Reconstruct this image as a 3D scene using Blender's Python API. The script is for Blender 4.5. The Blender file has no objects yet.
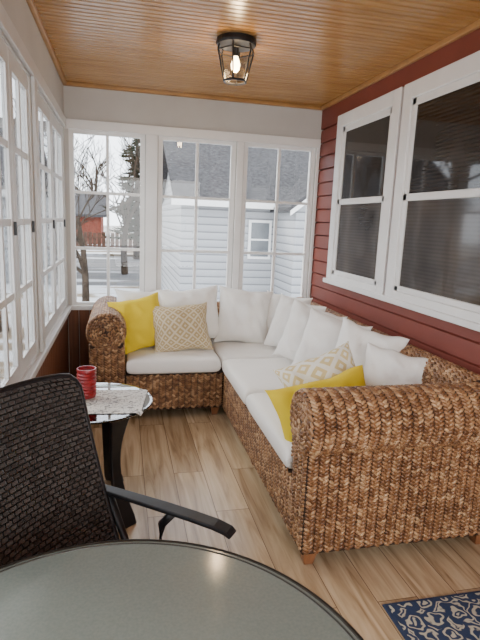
import bpy, bmesh, math, random
import numpy as np
from mathutils import Vector, Matrix, noise
random.seed(7); rng=np.random.RandomState(5)
C=bpy.context.scene.collection
# ---------------------------------------------------------------- room numbers
L_=-0.049; W_=2.224; H_=2.556; D_=4.648; Y0=-1.6
# ---------------------------------------------------------------- materials
def M(name):
    m=bpy.data.materials.new(name); m.use_nodes=True
    nt=m.node_tree; b=nt.nodes['Principled BSDF']; return m,nt,b
def nd(nt,t,**k):
    n=nt.nodes.new(t)
    for a,v in k.items(): setattr(n,a,v)
    return n
def mapping(nt,scale=(1,1,1),rot=(0,0,0),coord='Object'):
    tc=nd(nt,'ShaderNodeTexCoord'); mp=nd(nt,'ShaderNodeMapping')
    mp.inputs['Scale'].default_value=scale; mp.inputs['Rotation'].default_value=rot
    nt.links.new(tc.outputs[coord],mp.inputs['Vector']); return mp.outputs[0]
def ramp(nt,fac,stops):
    r=nd(nt,'ShaderNodeValToRGB'); e=r.color_ramp.elements
    while len(e)<len(stops): e.new(0.5)
    for i,(p,c) in enumerate(stops): e[i].position=p; e[i].color=(*c,1)
    nt.links.new(fac,r.inputs[0]); return r.outputs[0]
def bump(nt,b,h,strength=.3,dist=.01):
    n=nd(nt,'ShaderNodeBump'); n.inputs['Strength'].default_value=strength; n.inputs['Distance'].default_value=dist
    nt.links.new(h,n.inputs['Height']); nt.links.new(n.outputs[0],b.inputs['Normal'])
def mult(nt,a,b):
    mx=nd(nt,'ShaderNodeMix',data_type='RGBA',blend_type='MULTIPLY'); mx.inputs[0].default_value=1
    nt.links.new(a,mx.inputs[6]); nt.links.new(b,mx.inputs[7]); return mx.outputs[2]
def noisem(name,c1,c2,scale=8,rough=.5,bs=.1,bd=.005,stretch=(1,1,1),metal=0,bscale=None,coat=0,island=0,spec=None):
    m,nt,b=M(name); v=mapping(nt,stretch)
    n=nd(nt,'ShaderNodeTexNoise'); n.inputs['Scale'].default_value=scale; n.inputs['Detail'].default_value=5
    nt.links.new(v,n.inputs['Vector'])
    col=ramp(nt,n.outputs[0],[(.3,c1),(.7,c2)])
    if island:
        g=nd(nt,'ShaderNodeNewGeometry'); col=mult(nt,col,ramp(nt,g.outputs['Random Per Island'],[(0,(1-island,)*3),(1,(1+island,)*3)]))
    nt.links.new(col,b.inputs['Base Color'])
    b.inputs['Roughness'].default_value=rough; b.inputs['Metallic'].default_value=metal
    b.inputs['Coat Weight'].default_value=coat
    if spec is not None: b.inputs['Specular IOR Level'].default_value=spec
    n2=nd(nt,'ShaderNodeTexNoise'); n2.inputs['Scale'].default_value=bscale or scale*5; nt.links.new(v,n2.inputs['Vector'])
    bump(nt,b,n2.outputs[0],bs,bd); return m
m_wallw=noisem('wall_paint',(.50,.48,.45),(.56,.54,.51),3,.7,.05)
m_trimw=noisem('white_gloss_paint',(.78,.77,.75),(.84,.83,.81),5,.35,.04)
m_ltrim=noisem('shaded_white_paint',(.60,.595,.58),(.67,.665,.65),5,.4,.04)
m_red=noisem('red_brown_paint',(.178,.034,.020),(.210,.043,.026),4,.5,.08,.003,island=.10)
m_black=noisem('black_metal',(.010,.010,.011),(.020,.020,.022),12,.38,.1,.002,metal=.3)
m_bronze=noisem('dark_bronze_metal',(.03,.028,.025),(.05,.046,.04),12,.35,.1,.002,metal=.6)
m_dwood=noisem('dark_wood_panel',(.13,.04,.017),(.25,.09,.038),6,.45,.15,.003,stretch=(6,6,.6))
m_leg=noisem('brown_leg_wood',(.20,.075,.03),(.32,.14,.06),10,.4,.1,.002,stretch=(3,3,.5))
m_trimwood=noisem('varnished_trim_wood',(.34,.17,.055),(.46,.24,.08),8,.35,.1,.002,stretch=(1,1,1))
m_cwhite=noisem('white_cotton',(.87,.85,.81),(.92,.90,.865),3,.9,.35,.002,bscale=260)
m_yel=noisem('yellow_cotton',(.74,.54,.012),(.84,.64,.030),4,.85,.35,.002,bscale=220)
def patchy(name,sc_,t):
    m,nt,b=M(name); v=mapping(nt,sc_); n=nd(nt,'ShaderNodeTexNoise'); n.inputs['Scale'].default_value=1; n.inputs['Detail'].default_value=6; nt.links.new(v,n.inputs['Vector'])
    nt.links.new(ramp(nt,n.outputs[0],[(t-.12,(.12,.085,.055)),(t-.04,(.20,.16,.11)),(t,(.46,.47,.49))]),b.inputs['Base Color']); b.inputs['Roughness'].default_value=.9; return m
m_patch=patchy('patchy_snow',(.25,.5,1),.54); m_patch2=patchy('melting_snow',(.3,.9,1),.47)
m_bark=noisem('bark',(.030,.022,.016),(.075,.055,.04),6,.9,.4,.02,spec=.1)
m_ever=noisem('evergreen_needles',(.008,.016,.008),(.028,.042,.02),9,.9,.6,.05,spec=.1)
def roadm():
    m,nt,b=M('wet_road'); v=mapping(nt,(.12,.7,1)); n=nd(nt,'ShaderNodeTexNoise'); n.inputs['Scale'].default_value=1.3; n.inputs['Detail'].default_value=5; nt.links.new(v,n.inputs['Vector'])
    nt.links.new(ramp(nt,n.outputs[0],[(.40,(.06,.06,.063)),(.56,(.10,.092,.088)),(.62,(.38,.39,.41))]),b.inputs['Base Color']); b.inputs['Roughness'].default_value=.8; return m
m_road=roadm()
m_shing=noisem('grey_shingles',(.040,.039,.041),(.085,.083,.086),3,1,.5,.03,stretch=(4,1,9),spec=.05)
m_brick=noisem('brick_red_siding',(.13,.035,.022),(.20,.06,.04),3,.9,spec=.1)
m_hedge=noisem('dark_fence_wood',(.05,.03,.022),(.12,.065,.045),3,.9,spec=.1)
m_redgl=noisem('red_glazed_metal',(.18,.004,.007),(.38,.010,.015),30,.3,.5,.005,coat=.3)
m_pane=noisem('pale_curtained_glass',(.09,.10,.11),(.15,.16,.17),3,.3,0)
def siding(name,k):
    m,nt,b=M(name); v=mapping(nt,(0,0,1))
    w=nd(nt,'ShaderNodeTexWave'); w.wave_profile='SAW'; w.bands_direction='Z'; w.inputs['Scale'].default_value=1.8
    nt.links.new(v,w.inputs['Vector'])
    nt.links.new(ramp(nt,w.outputs['Fac'],[(0,(.11*k,.115*k,.125*k)),(.24,(.36*k,.365*k,.375*k)),(1,(.43*k,.435*k,.445*k))]),b.inputs['Base Color'])
    bump(nt,b,w.outputs['Fac'],.6,.03); b.inputs['Roughness'].default_value=.8; b.inputs['Specular IOR Level'].default_value=.15; return m
m_sid=siding('white_vinyl_siding',1); m_gsid=siding('grey_vinyl_siding',.36)
def floorm():
    m,nt,b=M('oak_plank_floor'); v=mapping(nt,(1,1,1),(0,0,math.radians(90)))
    br=nd(nt,'ShaderNodeTexBrick'); br.offset=.37; br.inputs['Scale'].default_value=1
    br.inputs['Brick Width'].default_value=1.2; br.inputs['Row Height'].default_value=.178
    br.inputs['Mortar Size'].default_value=.002; br.inputs['Mortar Smooth'].default_value=.3; br.inputs['Bias'].default_value=0
    br.inputs['Color1'].default_value=(0,0,0,1); br.inputs['Color2'].default_value=(1,1,1,1); br.inputs['Mortar'].default_value=(.5,.5,.5,1)
    nt.links.new(v,br.inputs['Vector'])
    v2=mapping(nt,(14,1.1,1))
    add=nd(nt,'ShaderNodeVectorMath',operation='ADD'); nt.links.new(v2,add.inputs[0])
    sc=nd(nt,'ShaderNodeVectorMath',operation='SCALE'); sc.inputs['Scale'].default_value=13; nt.links.new(br.outputs['Color'],sc.inputs[0]); nt.links.new(sc.outputs[0],add.inputs[1])
    n=nd(nt,'ShaderNodeTexNoise'); n.inputs['Scale'].default_value=1.6; n.inputs['Detail'].default_value=8; n.inputs['Distortion'].default_value=1.0
    nt.links.new(add.outputs[0],n.inputs['Vector'])
    g=ramp(nt,n.outputs[0],[(.25,(.24,.155,.086)),(.40,(.43,.305,.185)),(.57,(.58,.44,.285)),(.75,(.68,.54,.38))])
    c=mult(nt,g,ramp(nt,br.outputs['Color'],[(0,(.76,.72,.68)),(1,(1.08,1.07,1.04))]))
    mx2=nd(nt,'ShaderNodeMix',data_type='RGBA'); nt.links.new(br.outputs['Fac'],mx2.inputs[0]); nt.links.new(c,mx2.inputs[6]); mx2.inputs[7].default_value=(.15,.09,.055,1)
    nt.links.new(mx2.outputs[2],b.inputs['Base Color']); b.inputs['Roughness'].default_value=.27
    inv=nd(nt,'ShaderNodeMath',operation='SUBTRACT'); inv.inputs[0].default_value=1; nt.links.new(br.outputs['Fac'],inv.inputs[1])
    bump(nt,b,inv.outputs[0],.4,.002); return m
m_floor=floorm()
m_ceil=noisem('varnished_beadboard',(.35,.170,.045),(.50,.265,.085),3,.25,.08,.002,stretch=(.7,9,1))
def wickerm():
    m,nt,b=M('woven_seagrass'); g=nd(nt,'ShaderNodeNewGeometry')
    c=ramp(nt,g.outputs['Random Per Island'],[(0,(.15,.068,.029)),(.35,(.25,.125,.056)),(.75,(.37,.205,.098)),(1,(.55,.36,.20))])
    v=mapping(nt,(1,1,1)); n=nd(nt,'ShaderNodeTexNoise'); n.inputs['Scale'].default_value=90; n.inputs['Detail'].default_value=3; nt.links.new(v,n.inputs['Vector'])
    c=mult(nt,c,ramp(nt,n.outputs[0],[(.3,(.80,.77,.74)),(.7,(1.12,1.10,1.08))]))
    n5=nd(nt,'ShaderNodeTexNoise'); n5.inputs['Scale'].default_value=6; n5.inputs['Detail'].default_value=2; nt.links.new(v,n5.inputs['Vector'])
    c=mult(nt,c,ramp(nt,n5.outputs[0],[(.35,(.82,.78,.75)),(.65,(1.08,1.08,1.08))]))
    nt.links.new(c,b.inputs['Base Color'])
    b.inputs['Roughness'].default_value=.28; bump(nt,b,n.outputs[0],.2,.002); return m
m_wick=wickerm(); m_wdark=noisem('seagrass_underlayer',(.020,.009,.004),(.045,.02,.010),40,.8)
def lattice(name,ca,cb,n=5,th=.16):
    m,nt,b=M(name); tc=nd(nt,'ShaderNodeTexCoord'); sp=nd(nt,'ShaderNodeSeparateXYZ'); nt.links.new(tc.outputs['UV'],sp.inputs[0])
    def ma(op,a,bv=None):
        k=nd(nt,'ShaderNodeMath',operation=op)
        for i,x in enumerate((a,bv)):
            if x is None: continue
            if isinstance(x,(int,float)): k.inputs[i].default_value=x
            else: nt.links.new(x,k.inputs[i])
        return k.outputs[0]
    outs=[]
    for op in('ADD','SUBTRACT'):
        s=ma('MULTIPLY',ma(op,sp.outputs[0],sp.outputs[1]),n)
        f=ma('ABSOLUTE',ma('SUBTRACT',ma('FRACT',ma('ADD',s,20)),.5)); outs.append(f)
    mn=ma('MINIMUM',outs[0],outs[1]); a=ma('LESS_THAN',mn,th)
    mxx=ma('GREATER_THAN',ma('MINIMUM',outs[0],outs[1]),.36)
    k=ma('MAXIMUM',a,mxx)
    mx=nd(nt,'ShaderNodeMix',data_type='RGBA'); nt.links.new(k,mx.inputs[0]); mx.inputs[6].default_value=(*ca,1); mx.inputs[7].default_value=(*cb,1)
    nt.links.new(mx.outputs[2],b.inputs['Base Color']); b.inputs['Roughness'].default_value=.9; bump(nt,b,k,.3,.003); return m
m_lat=lattice('tan_lattice_fabric',(.48,.36,.18),(.68,.59,.43),8,.12)
m_lat2=lattice('yellow_cream_lattice_fabric',(.70,.57,.30),(.84,.81,.73),5,.15)
def slingm():
    m,nt,b=M('black_woven_resin'); tc=nd(nt,'ShaderNodeTexCoord')
    mp=nd(nt,'ShaderNodeMapping'); mp.inputs['Scale'].default_value=(27,36,1); nt.links.new(tc.outputs['UV'],mp.inputs[0])
    br=nd(nt,'ShaderNodeTexBrick'); br.offset=.5; br.inputs['Scale'].default_value=1; br.inputs['Brick Width'].default_value=1; br.inputs['Row Height'].default_value=.8
    br.inputs['Mortar Size'].default_value=.14; br.inputs['Mortar Smooth'].default_value=1
    br.inputs['Color1'].default_value=(.030,.027,.025,1); br.inputs['Color2'].default_value=(.065,.059,.054,1); br.inputs['Mortar'].default_value=(.003,.003,.003,1)
    nt.links.new(mp.outputs[0],br.inputs['Vector']); nt.links.new(br.outputs['Color'],b.inputs['Base Color'])
    inv=nd(nt,'ShaderNodeMath',operation='SUBTRACT'); inv.inputs[0].default_value=1; nt.links.new(br.outputs['Fac'],inv.inputs[1])
    b.inputs['Roughness'].default_value=.35; bump(nt,b,inv.outputs[0],1,.008); return m
m_sling=slingm()
def glassm(name,tint=(1,1,1),gl=.06,rough=.0):
    m,nt,b=M(name); nt.nodes.remove(b); o=nt.nodes['Material Output']
    t=nd(nt,'ShaderNodeBsdfTransparent'); t.inputs[0].default_value=(*tint,1)
    g=nd(nt,'ShaderNodeBsdfGlossy'); g.inputs['Roughness'].default_value=rough
    f=nd(nt,'ShaderNodeFresnel'); f.inputs[0].default_value=1.45
    a=nd(nt,'ShaderNodeMath',operation='MULTIPLY'); a.inputs[1].default_value=gl/.04; nt.links.new(f.outputs[0],a.inputs[0]); a.use_clamp=True
    mx=nd(nt,'ShaderNodeMixShader'); nt.links.new(a.outputs[0],mx.inputs[0]); nt.links.new(t.outputs[0],mx.inputs[1]); nt.links.new(g.outputs[0],mx.inputs[2])
    nt.links.new(mx.outputs[0],o.inputs[0]); return m
m_glass=glassm('window_glass',(.95,.96,.96),.022)
m_tglass=glassm('clear_table_glass',(.62,.70,.68),.09)
def frosted():
    m,nt,b=M('frosted_table_glass'); v=mapping(nt,(1,1,1)); n=nd(nt,'ShaderNodeTexNoise'); n.inputs['Scale'].default_value=160; n.inputs['Detail'].default_value=2; nt.links.new(v,n.inputs['Vector'])
    nt.links.new(ramp(nt,n.outputs[0],[(.3,(.160,.185,.165)),(.7,(.185,.210,.188))]),b.inputs['Base Color'])
    b.inputs['Roughness'].default_value=.12; b.inputs['IOR'].default_value=1.6; bump(nt,b,n.outputs[0],.02,.001); return m
m_frost=frosted()
def blindm(name,c1,c2,ro,ior,sc_=14):
    m,nt,b=M(name); v=mapping(nt,(1,1,1))
    w=nd(nt,'ShaderNodeTexWave'); w.bands_direction='Z'; w.inputs['Scale'].default_value=sc_; nt.links.new(v,w.inputs['Vector'])
    n=nd(nt,'ShaderNodeTexNoise'); n.inputs['Scale'].default_value=2.5; nt.links.new(v,n.inputs['Vector'])
    c=ramp(nt,w.outputs['Fac'],[(.1,c1),(.8,c2)]); c=mult(nt,c,ramp(nt,n.outputs[0],[(.3,(.6,.6,.6)),(.7,(1.4,1.4,1.4))]))
    nt.links.new(c,b.inputs['Base Color']); b.inputs['Roughness'].default_value=ro; b.inputs['IOR'].default_value=ior; return m
m_scr=blindm('grey_screened_glass',(.060,.049,.042),(.074,.061,.053),.08,1.42)
m_upg=blindm('dark_blind_glass',(.022,.017,.014),(.034,.027,.022),.04,1.42)
def rugm():
    m,nt,b=M('navy_floral_rug'); v=mapping(nt,(1,1,1))
    n=nd(nt,'ShaderNodeTexNoise'); n.inputs['Scale'].default_value=22; n.inputs['Detail'].default_value=1; nt.links.new(v,n.inputs['Vector'])
    mad=nd(nt,'ShaderNodeVectorMath',operation='MULTIPLY_ADD'); mad.inputs[1].default_value=(.08,.08,0); nt.links.new(n.outputs['Color'],mad.inputs[0]); nt.links.new(v,mad.inputs[2])
    vo=nd(nt,'ShaderNodeTexVoronoi'); vo.inputs['Scale'].default_value=11; vo.inputs['Randomness'].default_value=.3; nt.links.new(mad.outputs[0],vo.inputs['Vector'])
    N_=(.020,.038,.095); C_=(.50,.46,.36)
    c=ramp(nt,vo.outputs['Distance'],[(.0,C_),(.09,C_),(.12,N_),(.22,N_),(.25,C_),(.34,C_),(.37,N_),(.54,N_),(.57,C_),(.62,C_),(.66,N_)])
    nt.links.new(c,b.inputs['Base Color']); b.inputs['Roughness'].default_value=.95
    n2=nd(nt,'ShaderNodeTexNoise'); n2.inputs['Scale'].default_value=300; nt.links.new(v,n2.inputs['Vector']); bump(nt,b,n2.outputs[0],.6,.004); return m
m_rug=rugm(); m_navy=noisem('navy_rug_border',(.02,.035,.085),(.03,.05,.11),60,.95,.5,.003)
def paperm():
    m,nt,b=M('printed_cloth'); v=mapping(nt,(1,1,1))
    n=nd(nt,'ShaderNodeTexNoise'); n.inputs['Scale'].default_value=38; n.inputs['Detail'].default_value=2; n.inputs['Distortion'].default_value=1.5; nt.links.new(v,n.inputs['Vector'])
    nt.links.new(ramp(nt,n.outputs[0],[(.40,(.25,.24,.23)),(.46,(.66,.64,.60)),(.6,(.72,.70,.66)),(.66,(.40,.37,.34))]),b.inputs['Base Color']); b.inputs['Roughness'].default_value=.8; return m
m_paper=paperm()
def emis(name,c,s):
    m,nt,b=M(name); b.inputs['Emission Color'].default_value=(*c,1); b.inputs['Emission Strength'].default_value=s
    b.inputs['Base Color'].default_value=(*c,1); return m
m_bulb=emis('lit_bulb',(1,.72,.38),22)
# ---------------------------------------------------------------- mesh helpers
def mkobj(name,V,F,mats,mi=None,smooth=False,uv=None):
    me=bpy.data.meshes.new(name); me.from_pydata([tuple(map(float,v)) for v in V],[],[tuple(map(int,f)) for f in F])
    for m in (mats if isinstance(mats,(list,tuple)) else [mats]): me.materials.append(m)
    if mi is not None: me.polygons.foreach_set('material_index',mi)
    if smooth: me.polygons.foreach_set('use_smooth',[True]*len(me.polygons))
    if uv is not None:
        l=me.uv_layers.new(name='UVMap')
        for lp in me.loops: l.data[lp.index].uv=uv[lp.vertex_index]
    me.update(); o=bpy.data.objects.new(name,me); C.objects.link(o); return o
class G:
    def __init__(s): s.V=[];s.F=[];s.I=[]
    def add(s,V,F,mi=0):
        o=len(s.V); s.V+= [tuple(v) for v in V]; s.F+=[tuple(i+o for i in f) for f in F]; s.I+=[mi]*len(F)
    def box(s,x0,x1,y0,y1,z0,z1,mi=0):
        V=[(x0,y0,z0),(x1,y0,z0),(x1,y1,z0),(x0,y1,z0),(x0,y0,z1),(x1,y0,z1),(x1,y1,z1),(x0,y1,z1)]
        s.add(V,[(0,3,2,1),(4,5,6,7),(0,1,5,4),(1,2,6,5),(2,3,7,6),(3,0,4,7)],mi)
    def tube(s,pts,rad,n=8,mi=0,flat=None):
        pts=[Vector(p) for p in pts]; R=rad if isinstance(rad,(list,tuple)) else [rad]*len(pts)
        up=Vector((0,0,1)); rings=[]
        for i,p in enumerate(pts):
            t=(pts[min(i+1,len(pts)-1)]-pts[max(i-1,0)]).normalized()
            a=up if abs(t.z)<.95 else Vector((1,0,0))
            e=t.cross(a).normalized(); f=e.cross(t).normalized()
            fe,ff=flat if flat else (1,1)
            rings.append([p+e*math.cos(k*2*math.pi/n)*R[i]*fe+f*math.sin(k*2*math.pi/n)*R[i]*ff for k in range(n)])
        V=[v for r in rings for v in r]; F=[]
        for i in range(len(pts)-1):
            for k in range(n): F.append((i*n+k,i*n+(k+1)%n,(i+1)*n+(k+1)%n,(i+1)*n+k))
        F.append(tuple(range(n))[::-1]); F.append(tuple((len(pts)-1)*n+k for k in range(n)))
        s.add(V,F,mi)
    def strip(s,pts,side,w,t,nrm,mi=0):
        V=[]
        for i,p in enumerate(pts):
            p=Vector(p); a=Vector(side)*w[i]/2; b=Vector(nrm[i])*t/2
            V+=[p-a-b,p+a-b,p+a+b,p-a+b]
        F=[(0,3,2,1)]
        for i in range(len(pts)-1):
            for k in range(4): F.append((i*4+k,i*4+(k+1)%4,(i+1)*4+(k+1)%4,(i+1)*4+k))
        l=(len(pts)-1)*4; F.append((l,l+1,l+2,l+3)); s.add(V,F,mi)
    def lathe(s,prof,cx,cy,n=32,mi=0):
        V=[];F=[]
        for r,z in prof:
            for k in range(n):
                a=k*2*math.pi/n; V.append((cx+r*math.cos(a),cy+r*math.sin(a),z))
        for i in range(len(prof)-1):
            for k in range(n): F.append((i*n+k,i*n+(k+1)%n,(i+1)*n+(k+1)%n,(i+1)*n+k))
        F.append(tuple(range(n))[::-1]); F.append(tuple((len(prof)-1)*n+k for k in range(n)))
        s.add(V,F,mi)
    def torus(s,cx,cy,cz,R,ra,rz,n=96,m=8,mi=0):
        V=[];F=[]
        for k in range(n):
            a=2*math.pi*k/n
            for q in range(m):
                b_=2*math.pi*q/m; rr=R+ra*math.cos(b_); V.append((cx+rr*math.cos(a),cy+rr*math.sin(a),cz+rz*math.sin(b_)))
        for k in range(n):
            for q in range(m): F.append((k*m+q,((k+1)%n)*m+q,((k+1)%n)*m+(q+1)%m,k*m+(q+1)%m))
        s.add(V,F,mi)
    def prism(s,poly,fn,a,b,mi=0):
        n=len(poly); V=[fn(p,a) for p in poly]+[fn(p,b) for p in poly]
        F=[(i,(i+1)%n,n+(i+1)%n,n+i) for i in range(n)]+[tuple(range(n))[::-1],tuple(range(n,2*n))]
        s.add(V,F,mi)
    def obj(s,name,mats,smooth=False,bev=0,seg=2,smooth_mi=None):
        o=mkobj(name,s.V,s.F,mats,s.I,smooth)
        if smooth_mi is not None: o.data.polygons.foreach_set('use_smooth',[i==smooth_mi for i in s.I])
        bm=bmesh.new(); bm.from_mesh(o.data); bmesh.ops.recalc_face_normals(bm,faces=bm.faces); bm.to_mesh(o.data); bm.free()
        if bev:
            m=o.modifiers.new('b','BEVEL'); m.width=bev; m.segments=seg; m.limit_method='ANGLE'; m.angle_limit=math.radians(40)
        return o
def struct(o): o['kind']='structure'; return o
def empty(name,loc,label,cat):
    e=bpy.data.objects.new(name,None); e.empty_display_size=.1; e.location=loc; C.objects.link(e); e['label']=label; e['category']=cat; return e
def kid(o,e,label=None):
    o.parent=e; o.matrix_parent_inverse=Matrix.Translation(e.location).inverted()
    if label: o['label']=label
    return o
def top(o,label,cat,group=None):
    o['label']=label;o['category']=cat
    if group:o['group']=group
    return o
# ---------------------------------------------------------------- camera
f,yaw,pit,rol,cx=510.1922,0.2325,0.1897,0.0421,0.4075
fw=np.array([np.sin(yaw)*np.cos(pit),np.cos(yaw)*np.cos(pit),-np.sin(pit)])
r=np.array([np.cos(yaw),-np.sin(yaw),0.]); u=np.cross(r,fw)
r2=r*np.cos(rol)+u*np.sin(rol); u2=-r*np.sin(rol)+u*np.cos(rol)
cam=bpy.data.cameras.new('camera'); co=bpy.data.objects.new('camera',cam); C.objects.link(co)
cam.sensor_fit='VERTICAL'; cam.sensor_height=32; cam.sensor_width=24; cam.lens=f*32/640; cam.clip_start=.02; cam.clip_end=500
mw=Matrix.Identity(4)
for i in range(3): mw[i][0]=r2[i]; mw[i][1]=u2[i]; mw[i][2]=-fw[i]
mw[0][3]=cx; mw[2][3]=1.5; co.matrix_world=mw
bpy.context.scene.camera=co
# ---------------------------------------------------------------- world + lights
w=bpy.data.worlds.new('overcast'); bpy.context.scene.world=w; w.use_nodes=True; nt=w.node_tree; bg=nt.nodes['Background']
tc=nd(nt,'ShaderNodeTexCoord'); sp=nd(nt,'ShaderNodeSeparateXYZ'); nt.links.new(tc.outputs['Generated'],sp.inputs[0])
n=nd(nt,'ShaderNodeTexNoise'); n.inputs['Scale'].default_value=3; n.inputs['Detail'].default_value=4; nt.links.new(tc.outputs['Generated'],n.inputs['Vector'])
a=nd(nt,'ShaderNodeMath',operation='MULTIPLY_ADD'); a.inputs[1].default_value=.35; nt.links.new(n.outputs[0],a.inputs[0]); nt.links.new(sp.outputs[2],a.inputs[2])
nt.links.new(ramp(nt,a.outputs[0],[(.1,(.90,.94,1)),(.45,(.86,.91,1)),(1,(.90,.94,1))]),bg.inputs[0]); bg.inputs[1].default_value=6.0
sun=bpy.data.lights.new('sun','SUN'); sun.energy=4.5; sun.angle=.35; sun.color=(1,.94,.84); so=bpy.data.objects.new('sun',sun); C.objects.link(so); so.rotation_euler=(math.radians(50),0,math.radians(-125))
def area(name,loc,rot,sx_,sy_,e,col=(1,.95,.87)):
    a=bpy.data.lights.new(name,'AREA'); a.shape='RECTANGLE'; a.size=sx_; a.size_y=sy_; a.energy=e; a.color=col
    o=bpy.data.objects.new(name,a); C.objects.link(o); o.location=loc; o.rotation_euler=rot; return o
area('added_rear_fill',(1.1,Y0+.02,1.6),(math.radians(78),0,0),1.8,1.4,52)  # added fill lamp behind the camera, brightens the room beyond what daylight gives
# ---------------------------------------------------------------- room shell
g=G(); g.box(L_-.2,W_+.2,Y0,D_+.15,-.1,0); struct(g.obj('floor',m_floor))
P=[]; y=Y0
while y<D_+.1:
    P+= [(y,H_),(y+.033,H_),(y+.035,H_+.012),(y+.039,H_+.012),(y+.040,H_+.001),(y+.044,H_+.001),(y+.045,H_+.012),(y+.049,H_+.012)]; y+=.051
P.append((y,H_)); P+=[(y,H_+.08),(Y0,H_+.08)]
g=G(); g.prism(P,lambda p,x:(x,p[0],p[1]),L_-.2,W_+.2); struct(g.obj('ceiling',m_ceil))
WZ=2.213
OP=[(-.017,.607),(.723,1.407),(1.483,2.157)]
xs=[(L_,OP[0][0]),(OP[0][1],OP[1][0]),(OP[1][1],OP[2][0]),(OP[2][1],W_)]
g=G(); g.box(L_-.06,W_+.15,D_,D_+.12,WZ,H_); g.box(L_-.06,W_+.15,D_,D_+.12,0,.70)
for i,(a_,b_) in enumerate(xs): g.box(a_-(.06 if i==0 else 0),b_+(.15 if i==3 else 0),D_,D_+.12,.70,WZ)
struct(g.obj('wall_back',m_wallw))
g=G(); g.box(L_-.055,L_,Y0,D_,WZ,H_); g.box(L_-.055,L_-.02,Y0,D_,0,.70)
LW=[(-1.3,-.1),(.1,1.3),(1.5,3.0),(3.12,4.58)]
e=[Y0]+[v for p in LW for v in p]+[D_]
for i in range(0,len(e),2): g.box(L_-.055,L_,e[i],e[i+1],.70,WZ)
struct(g.obj('wall_left',m_wallw))
g=G(); y=Y0
while y<D_-.01:
    g.box(L_-.02,L_-.004,y+.002,min(y+.088,D_),0,.68); y+=.09
struct(g.obj('trim_1',m_dwood,bev=.003))
g=G(); x=L_
while x<.6:
    g.box(x+.002,x+.088,D_-.016,D_,0,.68); x+=.09
struct(g.obj('trim_2',m_dwood,bev=.003))
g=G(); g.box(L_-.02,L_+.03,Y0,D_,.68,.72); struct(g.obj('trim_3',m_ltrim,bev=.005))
g=G(); g.box(L_,W_,D_-.03,D_-.001,.68,.72); struct(g.obj('trim_4',m_trimw,bev=.005))
g=G(); g.box(L_-.055,W_+.14,Y0-.12,Y0,2.25,H_); g.box(L_-.055,.2,Y0-.12,Y0,0,2.25); g.box(2.0,W_+.14,Y0-.12,Y0,0,2.25); g.box(.2,2.0,Y0-.12,Y0,0,.5)
struct(g.obj('wall_rear',m_wallw))
def win(name,axis,pos,a0,a1,z0,z1,cols,rows,fr=.045,mt=.018,sashes=1,fo=.027):
    g=G(); K=1 if axis=='y' else .5
    def bx(a,b,c,d,d0,d1,mi=0):
        d0*=K;d1*=K
        if axis=='y': g.box(a,b,pos+d0,pos+d1,c,d,mi)
        else: g.box(pos-d1,pos-d0,a,b,c,d,mi)
    bx(a0,a1,z0,z0+fo,.002,.09);bx(a0,a1,z1-fo,z1,.002,.09);bx(a0,a0+fo,z0+fo,z1-fo,.002,.09);bx(a1-fo,a1,z0+fo,z1-fo,.002,.09)
    A0,A1=a0+fo,a1-fo; Z0,Z1=z0+fo,z1-fo; sw=(A1-A0)/sashes
    for s in range(sashes):
        s0=A0+s*sw+(.006 if s else 0); s1=A0+(s+1)*sw
        bx(s0,s1,Z0,Z0+fr,.015,.055);bx(s0,s1,Z1-fr,Z1,.015,.055);bx(s0,s0+fr*.8,Z0+fr,Z1-fr,.015,.055);bx(s1-fr*.8,s1,Z0+fr,Z1-fr,.015,.055)
        i0,i1,j0,j1=s0+fr*.8,s1-fr*.8,Z0+fr,Z1-fr
        for c in range(1,cols):
            xx=i0+(i1-i0)*c/cols; bx(xx-mt/2,xx+mt/2,j0,j1,.020,.050)
        for c in range(1,rows):
            zz=j0+(j1-j0)*c/rows; bx(i0,i1,zz-mt/2,zz+mt/2,.022,.048)
        bx(i0,i1,j0,j1,.033,.037,1)
        if axis=='x': bx(s1-.03,s1-.018,1.40,1.46,-.01,.015,2)
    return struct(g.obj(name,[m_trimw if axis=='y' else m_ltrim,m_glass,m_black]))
for i,(a_,b_) in enumerate(OP): win('window_%d'%(1+i),'y',D_,a_,b_,.70,WZ,2,3,fr=.030,mt=.024,fo=.014)
for i,(a_,b_) in enumerate(LW): win('window_%d'%(4+i),'x',L_,a_,b_,.70,WZ,2,4,fr=.08,mt=.030,sashes=3 if i==2 else 2)
g=G()
for a_,b_ in xs[1:3]: g.box(a_+.008,b_-.008,D_-.025,D_-.001,.72,WZ-.015)
g.box(L_,W_-.03,D_-.025,D_-.001,WZ-.015,WZ+.06); g.box(OP[2][1]+.008,W_-.03,D_-.02,D_-.001,.72,WZ-.015)
struct(g.obj('trim_5',m_trimw,bev=.004))
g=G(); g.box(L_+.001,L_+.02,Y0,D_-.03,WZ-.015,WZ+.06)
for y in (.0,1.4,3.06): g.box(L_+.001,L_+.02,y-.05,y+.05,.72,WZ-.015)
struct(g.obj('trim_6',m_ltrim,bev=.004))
g=G(); g.box(W_,W_+.12,Y0,D_+.1,0,H_,0); g.box(W_-.004,W_,Y0,D_-.002,0,H_)
z=.0; SP=.118
while z<2.35:
    z1=min(z+SP,2.38); g.prism([(W_-.004,z),(W_-.028,z),(W_-.022,z1-.014),(W_-.006,z1-.004),(W_-.004,z1-.004)],lambda p,y:(p[0],y,p[1]),Y0,D_-.002,0); z+=SP
g.box(W_-.028,W_,Y0,D_-.002,2.36,H_)
struct(g.obj('wall_right',m_red))
g=G(); g.box(W_-.055,W_-.028,Y0,D_-.036,H_-.035,H_); struct(g.obj('trim_7',m_trimwood,bev=.006))
g=G(); g.box(L_,W_-.03,D_-.035,D_,H_-.03,H_); struct(g.obj('trim_8',m_trimwood,bev=.006))
g=G(); g.box(L_,L_+.03,Y0,D_-.035,H_-.03,H_); struct(g.obj('trim_9',m_trimwood,bev=.006))
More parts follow.
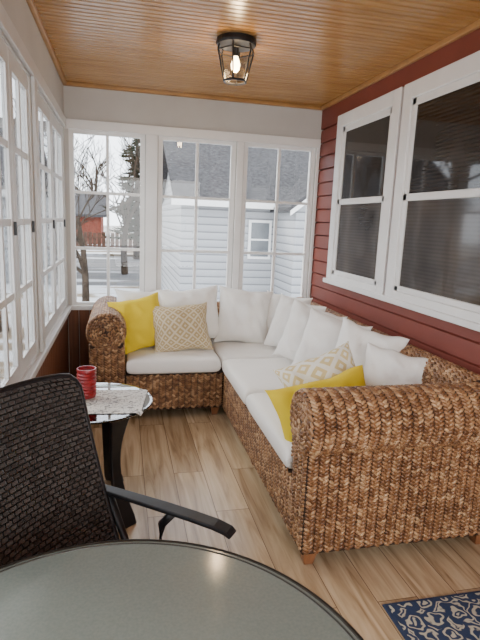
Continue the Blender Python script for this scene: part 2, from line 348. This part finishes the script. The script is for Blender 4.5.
def rwin(name,y0,y1):
    g=G(); X=W_; z0,z1=1.035,2.4; t=.10
    for a in((y0,y0+t,z0,z1),(y1-t,y1,z0,z1),(y0+t,y1-t,z1-t,z1),(y0+t,y1-t,z0,z0+.06)): g.box(X-.056,X-.01,*a)
    g.box(X-.078,X-.01,y0-.02,y1+.02,z0-.025,z0+.012)
    i0,i1=y0+t,y1-t
    zm=1.70; fr=.045
    for a,b,d in((z0+.06,zm+.02,.038),(zm-.02,z1-t,.034)):
        g.box(X-d-.008,X-.01,i0,i0+fr,a,b);g.box(X-d-.008,X-.01,i1-fr,i1,a,b);g.box(X-d-.008,X-.01,i0,i1,a,a+fr*.8);g.box(X-d-.008,X-.01,i0,i1,b-fr,b)
    g.box(X-.034,X-.012,i0,i1,z0+.06,zm,2); g.box(X-.032,X-.012,i0,i1,zm,z1-t,1)
    return struct(g.obj(name,[m_trimw,m_upg,m_scr],bev=.004,seg=1))
rwin('window_8',3.20,4.21); rwin('window_9',2.02,3.165)
# ---------------------------------------------------------------- wicker
T=[];TF=[]
nr,ns=5,8
T.append((1,0,0))
for i in range(1,nr+1):
    th=math.pi*i/(nr+1)
    for k in range(ns):
        a=2*math.pi*k/ns; T.append((math.cos(th),math.sin(th)*math.cos(a),math.sin(th)*math.sin(a)))
T.append((-1,0,0)); T=np.array(T)
for k in range(ns): TF.append((0,1+k,1+(k+1)%ns))
for i in range(nr-1):
    for k in range(ns): TF.append((1+i*ns+k,1+(i+1)*ns+k,1+(i+1)*ns+(k+1)%ns,1+i*ns+(k+1)%ns))
l=len(T)-1
for k in range(ns): TF.append((l,1+(nr-1)*ns+(k+1)%ns,1+(nr-1)*ns+k))
def loz(g,p,Lv,N,hl=.0172,hw=.0090,hh=.0100,rot=0):
    Lv=np.array(Lv,float);N=np.array(N,float);N/=np.linalg.norm(N);Lv-=N*(Lv@N);Lv/=np.linalg.norm(Lv);B=np.cross(N,Lv)
    c,s_=math.cos(rot),math.sin(rot);L2=Lv*c+B*s_;B2=-Lv*s_+B*c
    j=1+rng.uniform(-.04,.04)
    V=np.array(p)+np.outer(T[:,0]*hl*j,L2)+np.outer(T[:,1]*hw,B2)+np.outer(T[:,2]*hh*j,N)
    g.add(V.tolist(),TF,1)
PR,PC=.0186,.0248
def weave(g,path,fn,a,b):
    """braided columns: pairs of slanted strands, a shadow gap between neighbouring braids"""
    P=np.array(path,float); seg=np.linalg.norm(np.diff(P,axis=0),axis=1); S=np.r_[0,np.cumsum(seg)]
    nrow=max(1,int(round(S[-1]/PR))); ncol=max(2,int(round((b-a)/PC/2))*2); cw_=(b-a)/ncol
    for i in range(nrow):
        for j in range(ncol):
            s=(i+.5)*S[-1]/nrow+(.25 if j%2 else -.25)*S[-1]/nrow
            k=min(max(np.searchsorted(S,s)-1,0),len(seg)-1); t=(s-S[k])/seg[k]
            p=P[k]*(1-t)+P[k+1]*t; tg=(P[k+1]-P[k])/seg[k]; nn=np.array([-tg[1],tg[0]])
            c=a+(j+.5)*cw_+(-.09 if j%2 else .09)*cw_
            q=np.array(fn(p,c)); n3=np.array(fn(p+nn,c))-q; l3=np.array(fn(p,c+1))-q
            loz(g,q,l3,n3,rot=(.62 if (j%2) else -.62)+rng.uniform(-.03,.03))
def arc(cx_,cz_,r_,a0,a1,n=24): return [(cx_+r_*math.cos(math.radians(a0+(a1-a0)*i/n)),cz_+r_*math.sin(math.radians(a0+(a1-a0)*i/n))) for i in range(n+1)]
def disc(g,c,e1,e2,N,R):
    rr=R-.008; q=0
    while rr>.008:
        k=max(3,int(2*math.pi*rr/.028)); q+=1
        for i in range(k):
            a=2*math.pi*i/k+rr*40; d=e1*math.cos(a)+e2*math.sin(a); tg=-e1*math.sin(a)+e2*math.cos(a)
            loz(g,c+d*rr,tg,N,rot=.35 if q%2 else -.35)
        rr-=.0175
sofa=empty('sectional_sofa',(1.5,3.4,0),'large brown woven seagrass sectional sofa with white seat cushions','sofa')
X0,X1,YN=1.18,2.165,1.85
R=.136; cyA,czA=1.958,.665
fx=lambda p,t:(t,p[0],p[1])
prof=[(YN+.04,.07),(YN+.04,.56)]+arc(cyA,czA,R,236,-28,30)+[(2.07,.35)]
g=G(); g.prism(prof[:-1]+[(2.07,.07)],fx,X0,X1,0)
g.prism(arc(cyA,czA,R,0,354,40),fx,X0-.018,X0,0)
weave(g,[(YN+.04,.075),(YN+.04,.55)],fx,X0,X1); weave(g,arc(cyA,czA,R,242,-28,30)+[(2.07,.45)],fx,X0-.015,X1)
disc(g,np.array([X0-.018,cyA,czA]),np.array([0,1,0]),np.array([0,0,1]),np.array([-1,0,0]),R)
weave(g,[(YN+.04,.08),(YN+.04,.55)],lambda p,t:(X0-(p[0]-YN-.04),t,p[1]),YN+.05,2.07)
kid(g.obj('arm',[m_wdark,m_wick],smooth_mi=1),sofa)
xl=.185; R2=.135; cxB,czB=.30,.675
fy=lambda p,t:(p[0],t,p[1])
g=G(); pol=[(xl,.07),(xl,.58)]+arc(cxB,czB,R2,222,-28,30)+[(.43,.07)]
g.prism(pol,fy,3.72,4.6,0); weave(g,[(xl,.07),(xl,.58)]+arc(cxB,czB,R2,222,-28,30)+[(.43,.35)],fy,3.72,4.6)
disc(g,np.array([cxB,3.72,czB]),np.array([1,0,0]),np.array([0,0,1]),np.array([0,-1,0]),R2)
weave(g,[(0,.08),(0,.56)],lambda p,t:(t,3.72+p[0],p[1]),xl,.43)
kid(g.obj('arm',[m_wdark,m_wick],smooth_mi=1),sofa)
g=G(); g.box(X0,X1,2.05,4.6,.07,.35); g.box(.42,X0,3.72,4.6,.07,.35)
weave(g,[(0,.08),(0,.345)],lambda p,t:(X0-0+p[0],t,p[1]),2.07,3.70)
weave(g,[(0,.08),(0,.345)],lambda p,t:(t,3.72+p[0],p[1]),.44,X0-.01)
kid(g.obj('base',[m_wdark,m_wick],smooth_mi=1),sofa)
g=G(); pb=[(1.97,.35),(1.97,.70)]+arc(2.07,.715,.10,180,0,16)+[(2.165,.35)]
g.prism(pb,fy,2.0,4.6,0); weave(g,[(1.97,.5),(1.97,.71)]+arc(2.07,.715,.10,180,0,16)[1:],fy,2.0,4.58)
pb2=[(4.41,.35),(4.41,.66)]+arc(4.505,.68,.095,180,0,16)+[(4.6,.35)]
g.prism(pb2,fx,.42,1.97,0); weave(g,[(4.41,.5),(4.41,.68)]+arc(4.505,.68,.095,180,0,16)[1:],fx,.44,1.98)
kid(g.obj('backrest',[m_wdark,m_wick],smooth_mi=1),sofa)
def leg(x,y):
    g=G(); V=[]
    for z,s in((0,.022),(.08,.036)): V+=[(x-s,y-s,z),(x+s,y-s,z),(x+s,y+s,z),(x-s,y+s,z)]
    g.add(V,[(0,3,2,1),(4,5,6,7),(0,1,5,4),(1,2,6,5),(2,3,7,6),(3,0,4,7)]); kid(g.obj('leg',m_leg,bev=.004),sofa)
for p in((1.225,1.935),(2.11,1.935),(1.12,3.77),(1.23,2.9),(.24,3.77),(.24,4.5),(2.11,4.5)): leg(*p)
def seat(x0,x1,y0,y1,z0,z1,sd):
    nx=28; V=[];F=[]
    def P(u,v,s):
        e=(1-abs(u)**14)*(1-abs(v)**14)
        zz=(z0+z1)/2+s*(z1-z0)/2*(e**.25)+ (s>0)*(.010*(1-u*u)*(1-v*v)+.009*noise.noise(Vector((u*2+sd,v*2,0)))*e)
        q=.982
        return ((x0+x1)/2+(x1-x0)/2*u*(q+.015*e),(y0+y1)/2+(y1-y0)/2*v*(q+.015*e),zz)
    for s in(1,-1):
        o=len(V)
        for i in range(nx+1):
            for j in range(nx+1):
                u=math.sin((i/nx*2-1)*math.pi/2);v=math.sin((j/nx*2-1)*math.pi/2)
                V.append(P(u,v,s))
        for i in range(nx):
            for j in range(nx):
                a=o+i*(nx+1)+j; q=(a,a+nx+1,a+nx+2,a+1); F.append(q if s>0 else q[::-1])
    o=mkobj('seat_cushion',V,F,m_cwhite,smooth=True)
    bm=bmesh.new();bm.from_mesh(o.data);bmesh.ops.remove_doubles(bm,verts=bm.verts,dist=.0005);bmesh.ops.recalc_face_normals(bm,faces=bm.faces);bm.to_mesh(o.data);bm.free()
    kid(o,sofa,'white fabric seat cushion')
seat(1.15,1.98,2.09,2.93,.35,.475,0); seat(1.15,1.98,2.935,3.72,.35,.475,3); seat(1.16,1.98,3.725,4.41,.35,.475,5); seat(.435,1.155,3.69,4.41,.35,.475,9)
# ---------------------------------------------------------------- pillows
def pillow(name,c,w,h,t,yaw_,lean,roll,mat,label,sd,group='pillows on the sectional sofa',cat='pillow'):
    n=34; V=[];F=[];UV=[]
    for s in(1,-1):
        o=len(V)
        for i in range(n+1):
            for j in range(n+1):
                u=math.sin((i/n*2-1)*math.pi/2);v=math.sin((j/n*2-1)*math.pi/2)
                x=w/2*u*(1-.11*(1-v*v)*u*u); z=h/2*v*(1-.11*(1-u*u)*v*v)
                e=max(0,(1-u**4)*(1-v**4))
                d=t/2*(e**.6)*(.70+.30*(1-(u*u+v*v)/2))
                d+=.020*noise.noise(Vector((u*2.2+sd,v*2.2,sd*1.7)))*e
                d+=.015*noise.noise(Vector((u*5+v*3+sd*3,v*2.2-u,s*4)))*e**.5
                x+=.012*noise.noise(Vector((sd,v*2,1)));z+=.014*noise.noise(Vector((u*2,sd,2)))
                V.append((x,-s*d,z)); UV.append((i/n*w/.45,j/n*h/.45))
        for i in range(n):
            for j in range(n):
                a=o+i*(n+1)+j; F.append((a,a+n+1,a+n+2,a+1) if s>0 else (a+1,a+n+2,a+n+1,a))
    o=mkobj(name,V,F,mat,smooth=True,uv=UV)
    bm=bmesh.new();bm.from_mesh(o.data);bmesh.ops.remove_doubles(bm,verts=bm.verts,dist=.0004);bmesh.ops.recalc_face_normals(bm,faces=bm.faces);bm.to_mesh(o.data);bm.free()
    Rm=Matrix.Rotation(math.radians(yaw_),4,'Z')@Matrix.Rotation(math.radians(-lean),4,'X')@Matrix.Rotation(math.radians(roll),4,'Y')
    o.matrix_world=Matrix.Translation(c)@Rm
    return top(o,label,cat,group)
WL='plump white cotton pillow leaning on the sofa backrest'
pillow('throw_pillow',(.58,4.29,.70),.46,.44,.19,0,16,0,m_cwhite,'plump white cotton pillow tucked behind a yellow pillow',1)
pillow('throw_pillow',(.98,4.26,.705),.54,.48,.22,3,18,-5,m_cwhite,WL,2)
pillow('throw_pillow',(1.44,4.23,.70),.48,.50,.22,-6,18,5,m_cwhite,WL,3)
pillow('throw_pillow',(1.79,4.16,.69),.42,.44,.17,-35,16,4,m_cwhite,'white cotton pillow set across the sofa corner',4)
pillow('throw_pillow',(1.76,3.82,.695),.44,.45,.18,-50,18,8,m_cwhite,WL,5)
pillow('throw_pillow',(1.75,3.45,.695),.45,.46,.18,-46,20,10,m_cwhite,WL,6)
pillow('throw_pillow',(1.76,3.09,.695),.45,.46,.18,-42,20,10,m_cwhite,WL,7)
pillow('throw_pillow',(1.83,2.74,.70),.42,.44,.17,-38,20,12,m_cwhite,WL,8)
pillow('throw_pillow',(1.87,2.42,.665),.40,.38,.16,-30,22,8,m_cwhite,'white cotton pillow wedged near the sofa arm',9)
pillow('throw_pillow',(.55,4.02,.68),.42,.44,.16,12,20,-10,m_yel,'bright yellow cotton pillow beside the woven arm',10)
pillow('throw_pillow',(.87,3.97,.655),.48,.40,.16,3,26,-4,m_lat,'tan lattice-patterned lumbar pillow on the seat',11)
pillow('throw_pillow',(1.49,2.50,.64),.46,.38,.13,-22,34,-27,m_lat2,'cream and yellow lattice pillow behind a yellow pillow',12)
pillow('throw_pillow',(1.41,2.26,.575),.54,.39,.16,-10,34,-16,m_yel,'bright yellow cotton pillow propped inside the near woven arm',13)
# ---------------------------------------------------------------- side table
sx,sy,sz=.265,2.55,.585
st=empty('side_table',(sx,sy,0),'small round glass-topped side table with curved black metal legs','table')
g=G(); g.lathe([(.285,sz-.012),(.296,sz-.009),(.30,sz-.004),(.296,sz),(.285,sz+.001)],sx,sy,64); kid(g.obj('tabletop',m_tglass,smooth=False),st,'clear round glass tabletop')
for k in range(3):
    a=math.radians(-52+120*k); d=Vector((math.cos(a),math.sin(a),0)); sd_=Vector((-d.y,d.x,0))
    pts=[];wd=[];nm=[]
    for i in range(15):
        t=i/14; z=(sz-.014)*(1-t); rad=.225-.07*math.sin(math.pi*t)+.05*t
        pts.append((sx+d.x*rad,sy+d.y*rad,max(z,.0))); wd.append(.125-.06*math.sin(math.pi*min(t*1.1,1))**.8-.02*t); nm.append(d)
    g=G(); g.strip(pts,sd_,wd,.022,nm); kid(g.obj('leg',m_black,bev=.006),st)
n=30;V=[];F=[]
for i in range(n+1):
    for j in range(n+1):
        u=i/n-.5;v=j/n-.5; x=sx+.075+.36*u+.05*v; y=sy-.03+.34*v-.03*u
        rr=math.hypot(x-sx,y-sy); z=sz+.004+.004*abs(noise.noise(Vector((u*6,v*6,0))))
        if rr>.302:
            k_=.302/rr; ex=rr-.302; x=sx+(x-sx)*(k_+.012/rr); y=sy+(y-sy)*(k_+.012/rr); z=sz+.002-ex
        V.append((x,y,z))
F=[(i*(n+1)+j,(i+1)*(n+1)+j,(i+1)*(n+1)+j+1,i*(n+1)+j+1) for i in range(n) for j in range(n)]
top(mkobj('printed_cloth',V,F,m_paper,smooth=True),'grey and white printed cloth draped on the side table','cloth')
cxr,cyr,cz0=.235,2.58,sz+.009
cup=empty('candle_holder',(cxr,cyr,cz0),'ribbed red candle holder standing on the side table','candle holder')
g=G(); pr=[(.036,cz0),(.043,cz0+.004)]
for i in range(8):
    z=cz0+.012+i*.017; pr+=[(.044,z),(.049,z+.008)]
pr+=[(.047,cz0+.152),(.043,cz0+.152),(.040,cz0+.11),(.0,cz0+.11)]
g.lathe(pr,cxr,cyr,32); kid(g.obj('holder_body',m_redgl,smooth=False),cup)
g=G(); g.lathe([(.034,cz0+.111),(.034,cz0+.135),(.0,cz0+.137)],cxr,cyr,24); kid(g.obj('candle',m_redgl,smooth=True),cup)
# ---------------------------------------------------------------- patio table
tx,ty,tz=.375,.655,.73; RT=.485
pt=empty('patio_table',(tx,ty,0),'round patio table with frosted glass top and dark metal rim','table')
g=G(); g.lathe([(0.001,tz-.006),(RT-.006,tz-.006),(RT-.006,tz+.003),(.001,tz+.003)],tx,ty,96); kid(g.obj('tabletop',m_frost),pt,'frosted grey-green glass tabletop')
g=G(); g.torus(tx,ty,tz-.006,RT,.008,.011); g.torus(tx,ty,tz+.003,RT-.014,.0022,.0022)
kid(g.obj('rim',m_bronze,smooth=True),pt,'dark bronze metal rim')
for k in range(4):
    a=math.radians(45+90*k+8); d=Vector((math.cos(a),math.sin(a),0)); g=G()
    g.tube([(tx+d.x*q,ty+d.y*q,z) for q,z in((.40,tz-.02),(.38,.6),(.31,.4),(.32,.2),(.38,.013))],.013,10); kid(g.obj('leg',m_bronze,smooth=True),pt)
# ---------------------------------------------------------------- patio chair
dv=Vector((.79,-.61,0)).normalized(); rv=Vector((dv.y,-dv.x,0))
O=Vector((.203,1.310,0)); HW=.250
ch=empty('patio_chair',(O.x+dv.x*.25,O.y+dv.y*.25,0),'black woven resin patio armchair pulled up to the table','chair')
def cw(x,y,z): p=O+rv*x+dv*y; return (p.x,p.y,z)
def by(z): return .09-.36*(z-.40)+ .10*(z-.40)**2
ZT=1.035
def hwv(v): return HW*(1 if v<.90 else 1-.14*((v-.90)/.10)**2.4)
nx,nz=20,40; V=[];UV=[]
for s in(0,1):
    for i in range(nx+1):
        for j in range(nz+1):
            u=i/nx*2-1; v=j/nz; z=.40+(ZT-.40)*v
            x=u*hwv(v); zz=z-.010*abs(u)**4*max(0,(v-.8)/.2)
            y=by(zz)-.028*(1-u*u) - s*.018
            V.append(cw(x,y,zz)); UV.append((i/nx*.8,j/nz))
m1=(nx+1)*(nz+1);F=[]
for s in(0,1):
    for i in range(nx):
        for j in range(nz):
            a=s*m1+i*(nz+1)+j; q=(a,a+nz+1,a+nz+2,a+1); F.append(q if s==0 else q[::-1])
kid(mkobj('backrest',V,F,m_sling,smooth=True,uv=UV),ch,'black woven resin backrest')
g=G()
ed=[(-HW,.38)]+[(-hwv(v),.40+(ZT-.40)*v-.010*max(0,(v-.8)/.2)) for v in [i/30 for i in range(31)]]
pts=[cw(x,by(z)-.009,z) for x,z in ed]; xe=-ed[-1][0]
def zt_(q): return ZT-.010*abs(q)**4
mid=[cw(xe*q,by(zt_(q))-.009-.028*(1-q*q),zt_(q)) for q in [-1+2*i/14 for i in range(1,14)]]
pts2=[cw(-x,by(z)-.009,z) for x,z in ed][::-1]
g.tube(pts+mid+pts2,.010,8); kid(g.obj('back_frame',m_black,smooth=True),ch)
V=[];UV=[]
for s in(0,1):
    for i in range(11):
        for j in range(13):
            u=i/10*2-1;v=j/12; V.append(cw(u*HW,.09+.42*v,.415+.012*v-.012*(1-u*u)-s*.02-(.03*max(0,v-.85)/.15))); UV.append((i/10*.8,v*.75))
F=[]
for s in(0,1):
    for i in range(10):
        for j in range(12):
            a=s*143+i*13+j; q=(a,a+1,a+14,a+13); F.append(q if s else q[::-1])
kid(mkobj('seat',V,F,m_sling,smooth=True,uv=UV),ch,'black woven resin seat')
for sg in(-1,1):
    g=G(); x=sg*(HW+.018)
    pts=[cw(x,-.03,.655),cw(x,.08,.656),cw(x,.20,.657),cw(x,.30,.656),cw(x,.38,.653),cw(x,.42,.646),cw(x,.435,.636)]
    g.strip(pts,rv,[.036,.042,.046,.046,.046,.044,.038],.013,[Vector((0,0,1))]*4+[(Vector((0,0,1))+dv*q).normalized() for q in(.15,.4,.7)])
    kid(g.obj('armrest',m_black,bev=.004,smooth=False),ch)
    g=G(); g.tube([cw(x,.24,.650),cw(x,.20,.60),cw(x,.19,.50),cw(x,.24,.40),cw(x,.34,.2),cw(x,.40,.014)],.013,8)
    kid(g.obj('leg',m_black,smooth=True),ch)
    g=G(); g.tube([cw(x,.0,.650),cw(x,.10,.42),cw(x,.04,.2),cw(x,-.02,.014)],.013,8); kid(g.obj('leg',m_black,smooth=True),ch)
# ---------------------------------------------------------------- rug
rg=empty('rug',(1.8,1.2,0),'navy blue rug with cream floral damask pattern','rug')
g=G(); g.box(1.43,2.12,.55,1.62,.001,.010); kid(g.obj('rug_border',m_navy,bev=.003),rg)
g=G(); g.box(1.445,2.105,.565,1.605,.010,.0125); kid(g.obj('rug_field',m_rug),rg)
# ---------------------------------------------------------------- ceiling lantern
lx,ly=1.07,3.19
ln=empty('ceiling_lantern',(lx,ly,H_),'black metal lantern with faceted glass panels and lit bulb','ceiling light')
g=G(); g.lathe([(.03,H_-.042),(.114,H_-.040),(.120,H_-.028),(.116,H_-.004)],lx,ly,32); kid(g.obj('canopy',m_black,smooth=False),ln)
g=G(); nS=6; zt,zm_,zb=H_-.042,H_-.07,H_-.235; rt,rm,rb=.104,.112,.070
def hexp(r_,z): return [(lx+r_*math.cos(2*math.pi/nS*k+.15),ly+r_*math.sin(2*math.pi/nS*k+.15),z) for k in range(nS)]
ring=lambda p,rad:[g.tube([p[i],p[(i+1)%nS]],rad,6) for i in range(nS)]
a_,m_,b_=hexp(rt,zt),hexp(rm,zm_),hexp(rb,zb)
for i in range(nS): g.tube([a_[i],m_[i]],.006,6);g.tube([m_[i],b_[i]],.005,6)
ring(m_,.004);ring(b_,.007)
kid(g.obj('cage',m_black),ln)
g=G(); a_,m_,b_=hexp(rt-.004,zt),hexp(rm-.004,zm_),hexp(rb-.004,zb+.003)
g.add(a_+m_+b_,[(i,(i+1)%nS,nS+(i+1)%nS,nS+i) for i in range(nS)]+[(nS+i,nS+(i+1)%nS,2*nS+(i+1)%nS,2*nS+i) for i in range(nS)]); kid(g.obj('glass_shade',m_glass),ln,'clear glass panels')
g=G(); g.lathe([(.014,zt-.055),(.016,zt)],lx,ly,16); kid(g.obj('socket',m_black),ln)
g=G(); g.lathe([(.012,zt-.055),(.020,zt-.075),(.027,zt-.10),(.024,zt-.125),(.012,zt-.14),(.001,zt-.143)],lx,ly,20); kid(g.obj('bulb',m_bulb,smooth=True),ln,'glowing warm bulb')
pl=bpy.data.lights.new('bulb_light','POINT'); pl.energy=6; pl.color=(1,.7,.4); pl.shadow_soft_size=.03; po=bpy.data.objects.new('bulb_light',pl); C.objects.link(po); po.location=(lx,ly,zt-.17)
# ---------------------------------------------------------------- outside
GZ=-.9
g=G(); g.box(-60,60,D_+.3,18.5,GZ-.2,GZ); g.box(-60,L_-.4,-20,D_+.3,GZ-.2,GZ); top(g.obj('snow_ground',m_patch2),'snow-covered ground outside the porch','snow')['kind']='structure'
g=G(); g.box(-60,60,33,140,GZ-.2,GZ+.1); top(g.obj('far_ground',m_patch),'brown ground with melting snow patches','ground')['kind']='structure'
g=G(); g.box(-60,60,18.5,33,GZ-.2,GZ-.03); top(g.obj('road',m_road),'wet grey asphalt road with snowy edges','road')['kind']='structure'
nb=empty('neighbor_house',(5,15,GZ),'white vinyl-sided house with grey shingle roof','house')
g=G(); g.box(1.75,11,12,18,GZ,2.0)
g.prism([(4.05,GZ),(4.05,1.85),(5.15,2.70),(6.25,1.85),(6.25,GZ)],lambda p,y:(p[0],y,p[1]),10.6,12.0)
g.prism([(12,2.0),(15,3.5),(18,2.0)],lambda p,x:(x,p[0],p[1]),1.8,11)
kid(g.obj('house_body',m_sid),nb,'white vinyl siding walls')
g=G(); g.prism([(11.75,1.90),(15,3.52),(18.25,1.90),(18.25,2.02),(15,3.66),(11.75,2.02)],lambda p,x:(x,p[0],p[1]),1.55,11.3)
g.prism([(3.87,1.76),(5.15,2.75),(6.43,1.76),(6.43,1.86),(5.15,2.87),(3.87,1.86)],lambda p,y:(p[0],y,p[1]),10.45,13.2)
kid(g.obj('roof',m_shing),nb,'grey shingle roof')
g=G(); g.prism([(3.87,1.68),(5.15,2.67),(6.43,1.68),(6.43,1.78),(5.15,2.77),(3.87,1.78)],lambda p,y:(p[0],y,p[1]),10.40,10.45)
g.box(1.5,11.3,11.70,11.76,1.82,1.97)
kid(g.obj('fascia',m_trimw),nb,'white fascia boards')
def hw_(x0,x1,z0,z1,y):
    g=G(); g.box(x0-.06,x1+.06,y-.05,y,z0-.06,z1+.06,0); g.box(x0,x1,y-.06,y-.045,z0,z1,1); g.box(x0,x1,y-.065,y-.05,(z0+z1)/2-.02,(z0+z1)/2+.02,0)
    kid(g.obj('house_window',[m_trimw,m_pane]),nb,'white-framed pale house window')
hw_(3.42,3.86,.70,1.5,12.0)
fh=empty('distant_house',(-3,46,GZ),'brick-red house across the snowy street','house')
g=G(); g.box(-8,-1.2,44,50,GZ,1.6); g.prism([(44,1.6),(47,3.2),(50,1.6)],lambda p,x:(x,p[0],p[1]),-8,-1.2); kid(g.obj('house_body',m_brick),fh)
g=G(); g.prism([(43.6,1.4),(47,3.2),(50.4,1.4),(50.4,1.6),(47,3.45),(43.6,1.6)],lambda p,x:(x,p[0],p[1]),-8.4,-.8); kid(g.obj('roof',m_shing),fh,'grey shingle roof')
gh=empty('grey_house',(-6,22,GZ),'grey-sided house with dark roof beyond the porch side','house')
g=G(); g.box(-9.5,-2.2,19,26,GZ,2.6); g.prism([(19,2.6),(22.5,4.8),(26,2.6)],lambda p,x:(x,p[0],p[1]),-9.5,-2.2); kid(g.obj('house_body',m_gsid),gh,'grey vinyl siding walls')
g=G(); g.prism([(18.6,2.4),(22.5,4.85),(26.4,2.4),(26.4,2.6),(22.5,5.1),(18.6,2.6)],lambda p,x:(x,p[0],p[1]),-9.9,-2.0); kid(g.obj('roof',m_shing),gh,'dark grey shingle roof')
g=G()
for i in range(60): g.box(-6+i*.3,-6+i*.3+.24,37,37.06,GZ,.35+.03*(i%3))
g.box(-6,12,37.06,37.14,-.6,-.5);g.box(-6,12,37.06,37.14,0,.1)
top(g.obj('wooden_fence',m_hedge),'dark reddish wooden fence beyond the street','fence')
def tree(x,y,h,seed,r0=.16):
    rr=random.Random(seed); e=empty('bare_tree',(x,y,GZ),'bare leafless winter tree standing in snow','tree'); g=G()
    def br(p,d,l_,r_,dep):
        q=p; pts=[p];rad=[r_]
        for i in range(3):
            d=(d+Vector((rr.uniform(-1,1),rr.uniform(-1,1),rr.uniform(-.3,.6)))*.16).normalized(); q=q+d*l_/3; pts.append(q); rad.append(r_*(1-.45*(i+1)/3))
        g.tube(pts,rad,5 if dep<2 else 3)
        if dep<6:
            for k in range(3 if dep<4 else 2):
                ang=Vector((rr.uniform(-1,1),rr.uniform(-1,1),rr.uniform(-.1,.7))).normalized()
                br(pts[rr.choice([1,2,3])],(d*.8+ang*.7).normalized(),l_*rr.uniform(.6,.8),max(r_*.55,.010),dep+1)
    br(Vector((x,y,GZ)),Vector((0,0,1)),h*.30,r0,0)
    kid(g.obj('trunk_and_branches',m_bark),e)
for i,(x,y,h,r_) in enumerate([(-.55,14.5,8,.11),(.55,22.5,10,.16),(-2.2,54,15,.3),(3.4,56,16,.3),(-1.95,11.0,8,.12),(-4.8,7,8,.15),(4.6,25,11,.2),(11.5,27,12,.2)]): tree(x,y,h,40+i,r_)
EX,EY=1.30,31
ev=empty('evergreen_tree',(EX,EY,GZ),'tall dark evergreen tree beyond the road','tree')
g=G(); g.tube([(EX,EY,GZ),(EX,EY,7.2)],[.22,.05],8); kid(g.obj('trunk',m_bark),ev)
g=G(); rr=random.Random(3)
for i in range(950):
    t=rr.random(); z=.3+t*7.2; R_=((1-t)**.8*1.7+.15)*rr.uniform(.5,1.25)*(.8+.3*math.sin(z*4)); a=rr.uniform(0,6.28); p0=rr.uniform(.0,.5)
    c_,s_=math.cos(a),math.sin(a)
    g.tube([(EX+c_*R_*p0,EY+s_*R_*p0,z),(EX+c_*R_*.8,EY+s_*R_*.8,z-.05*R_),(EX+c_*R_,EY+s_*R_,z+.05*R_)],[.04,.045,.01],3)
kid(g.obj('needles',m_ever),ev,'dark green irregular boughs')
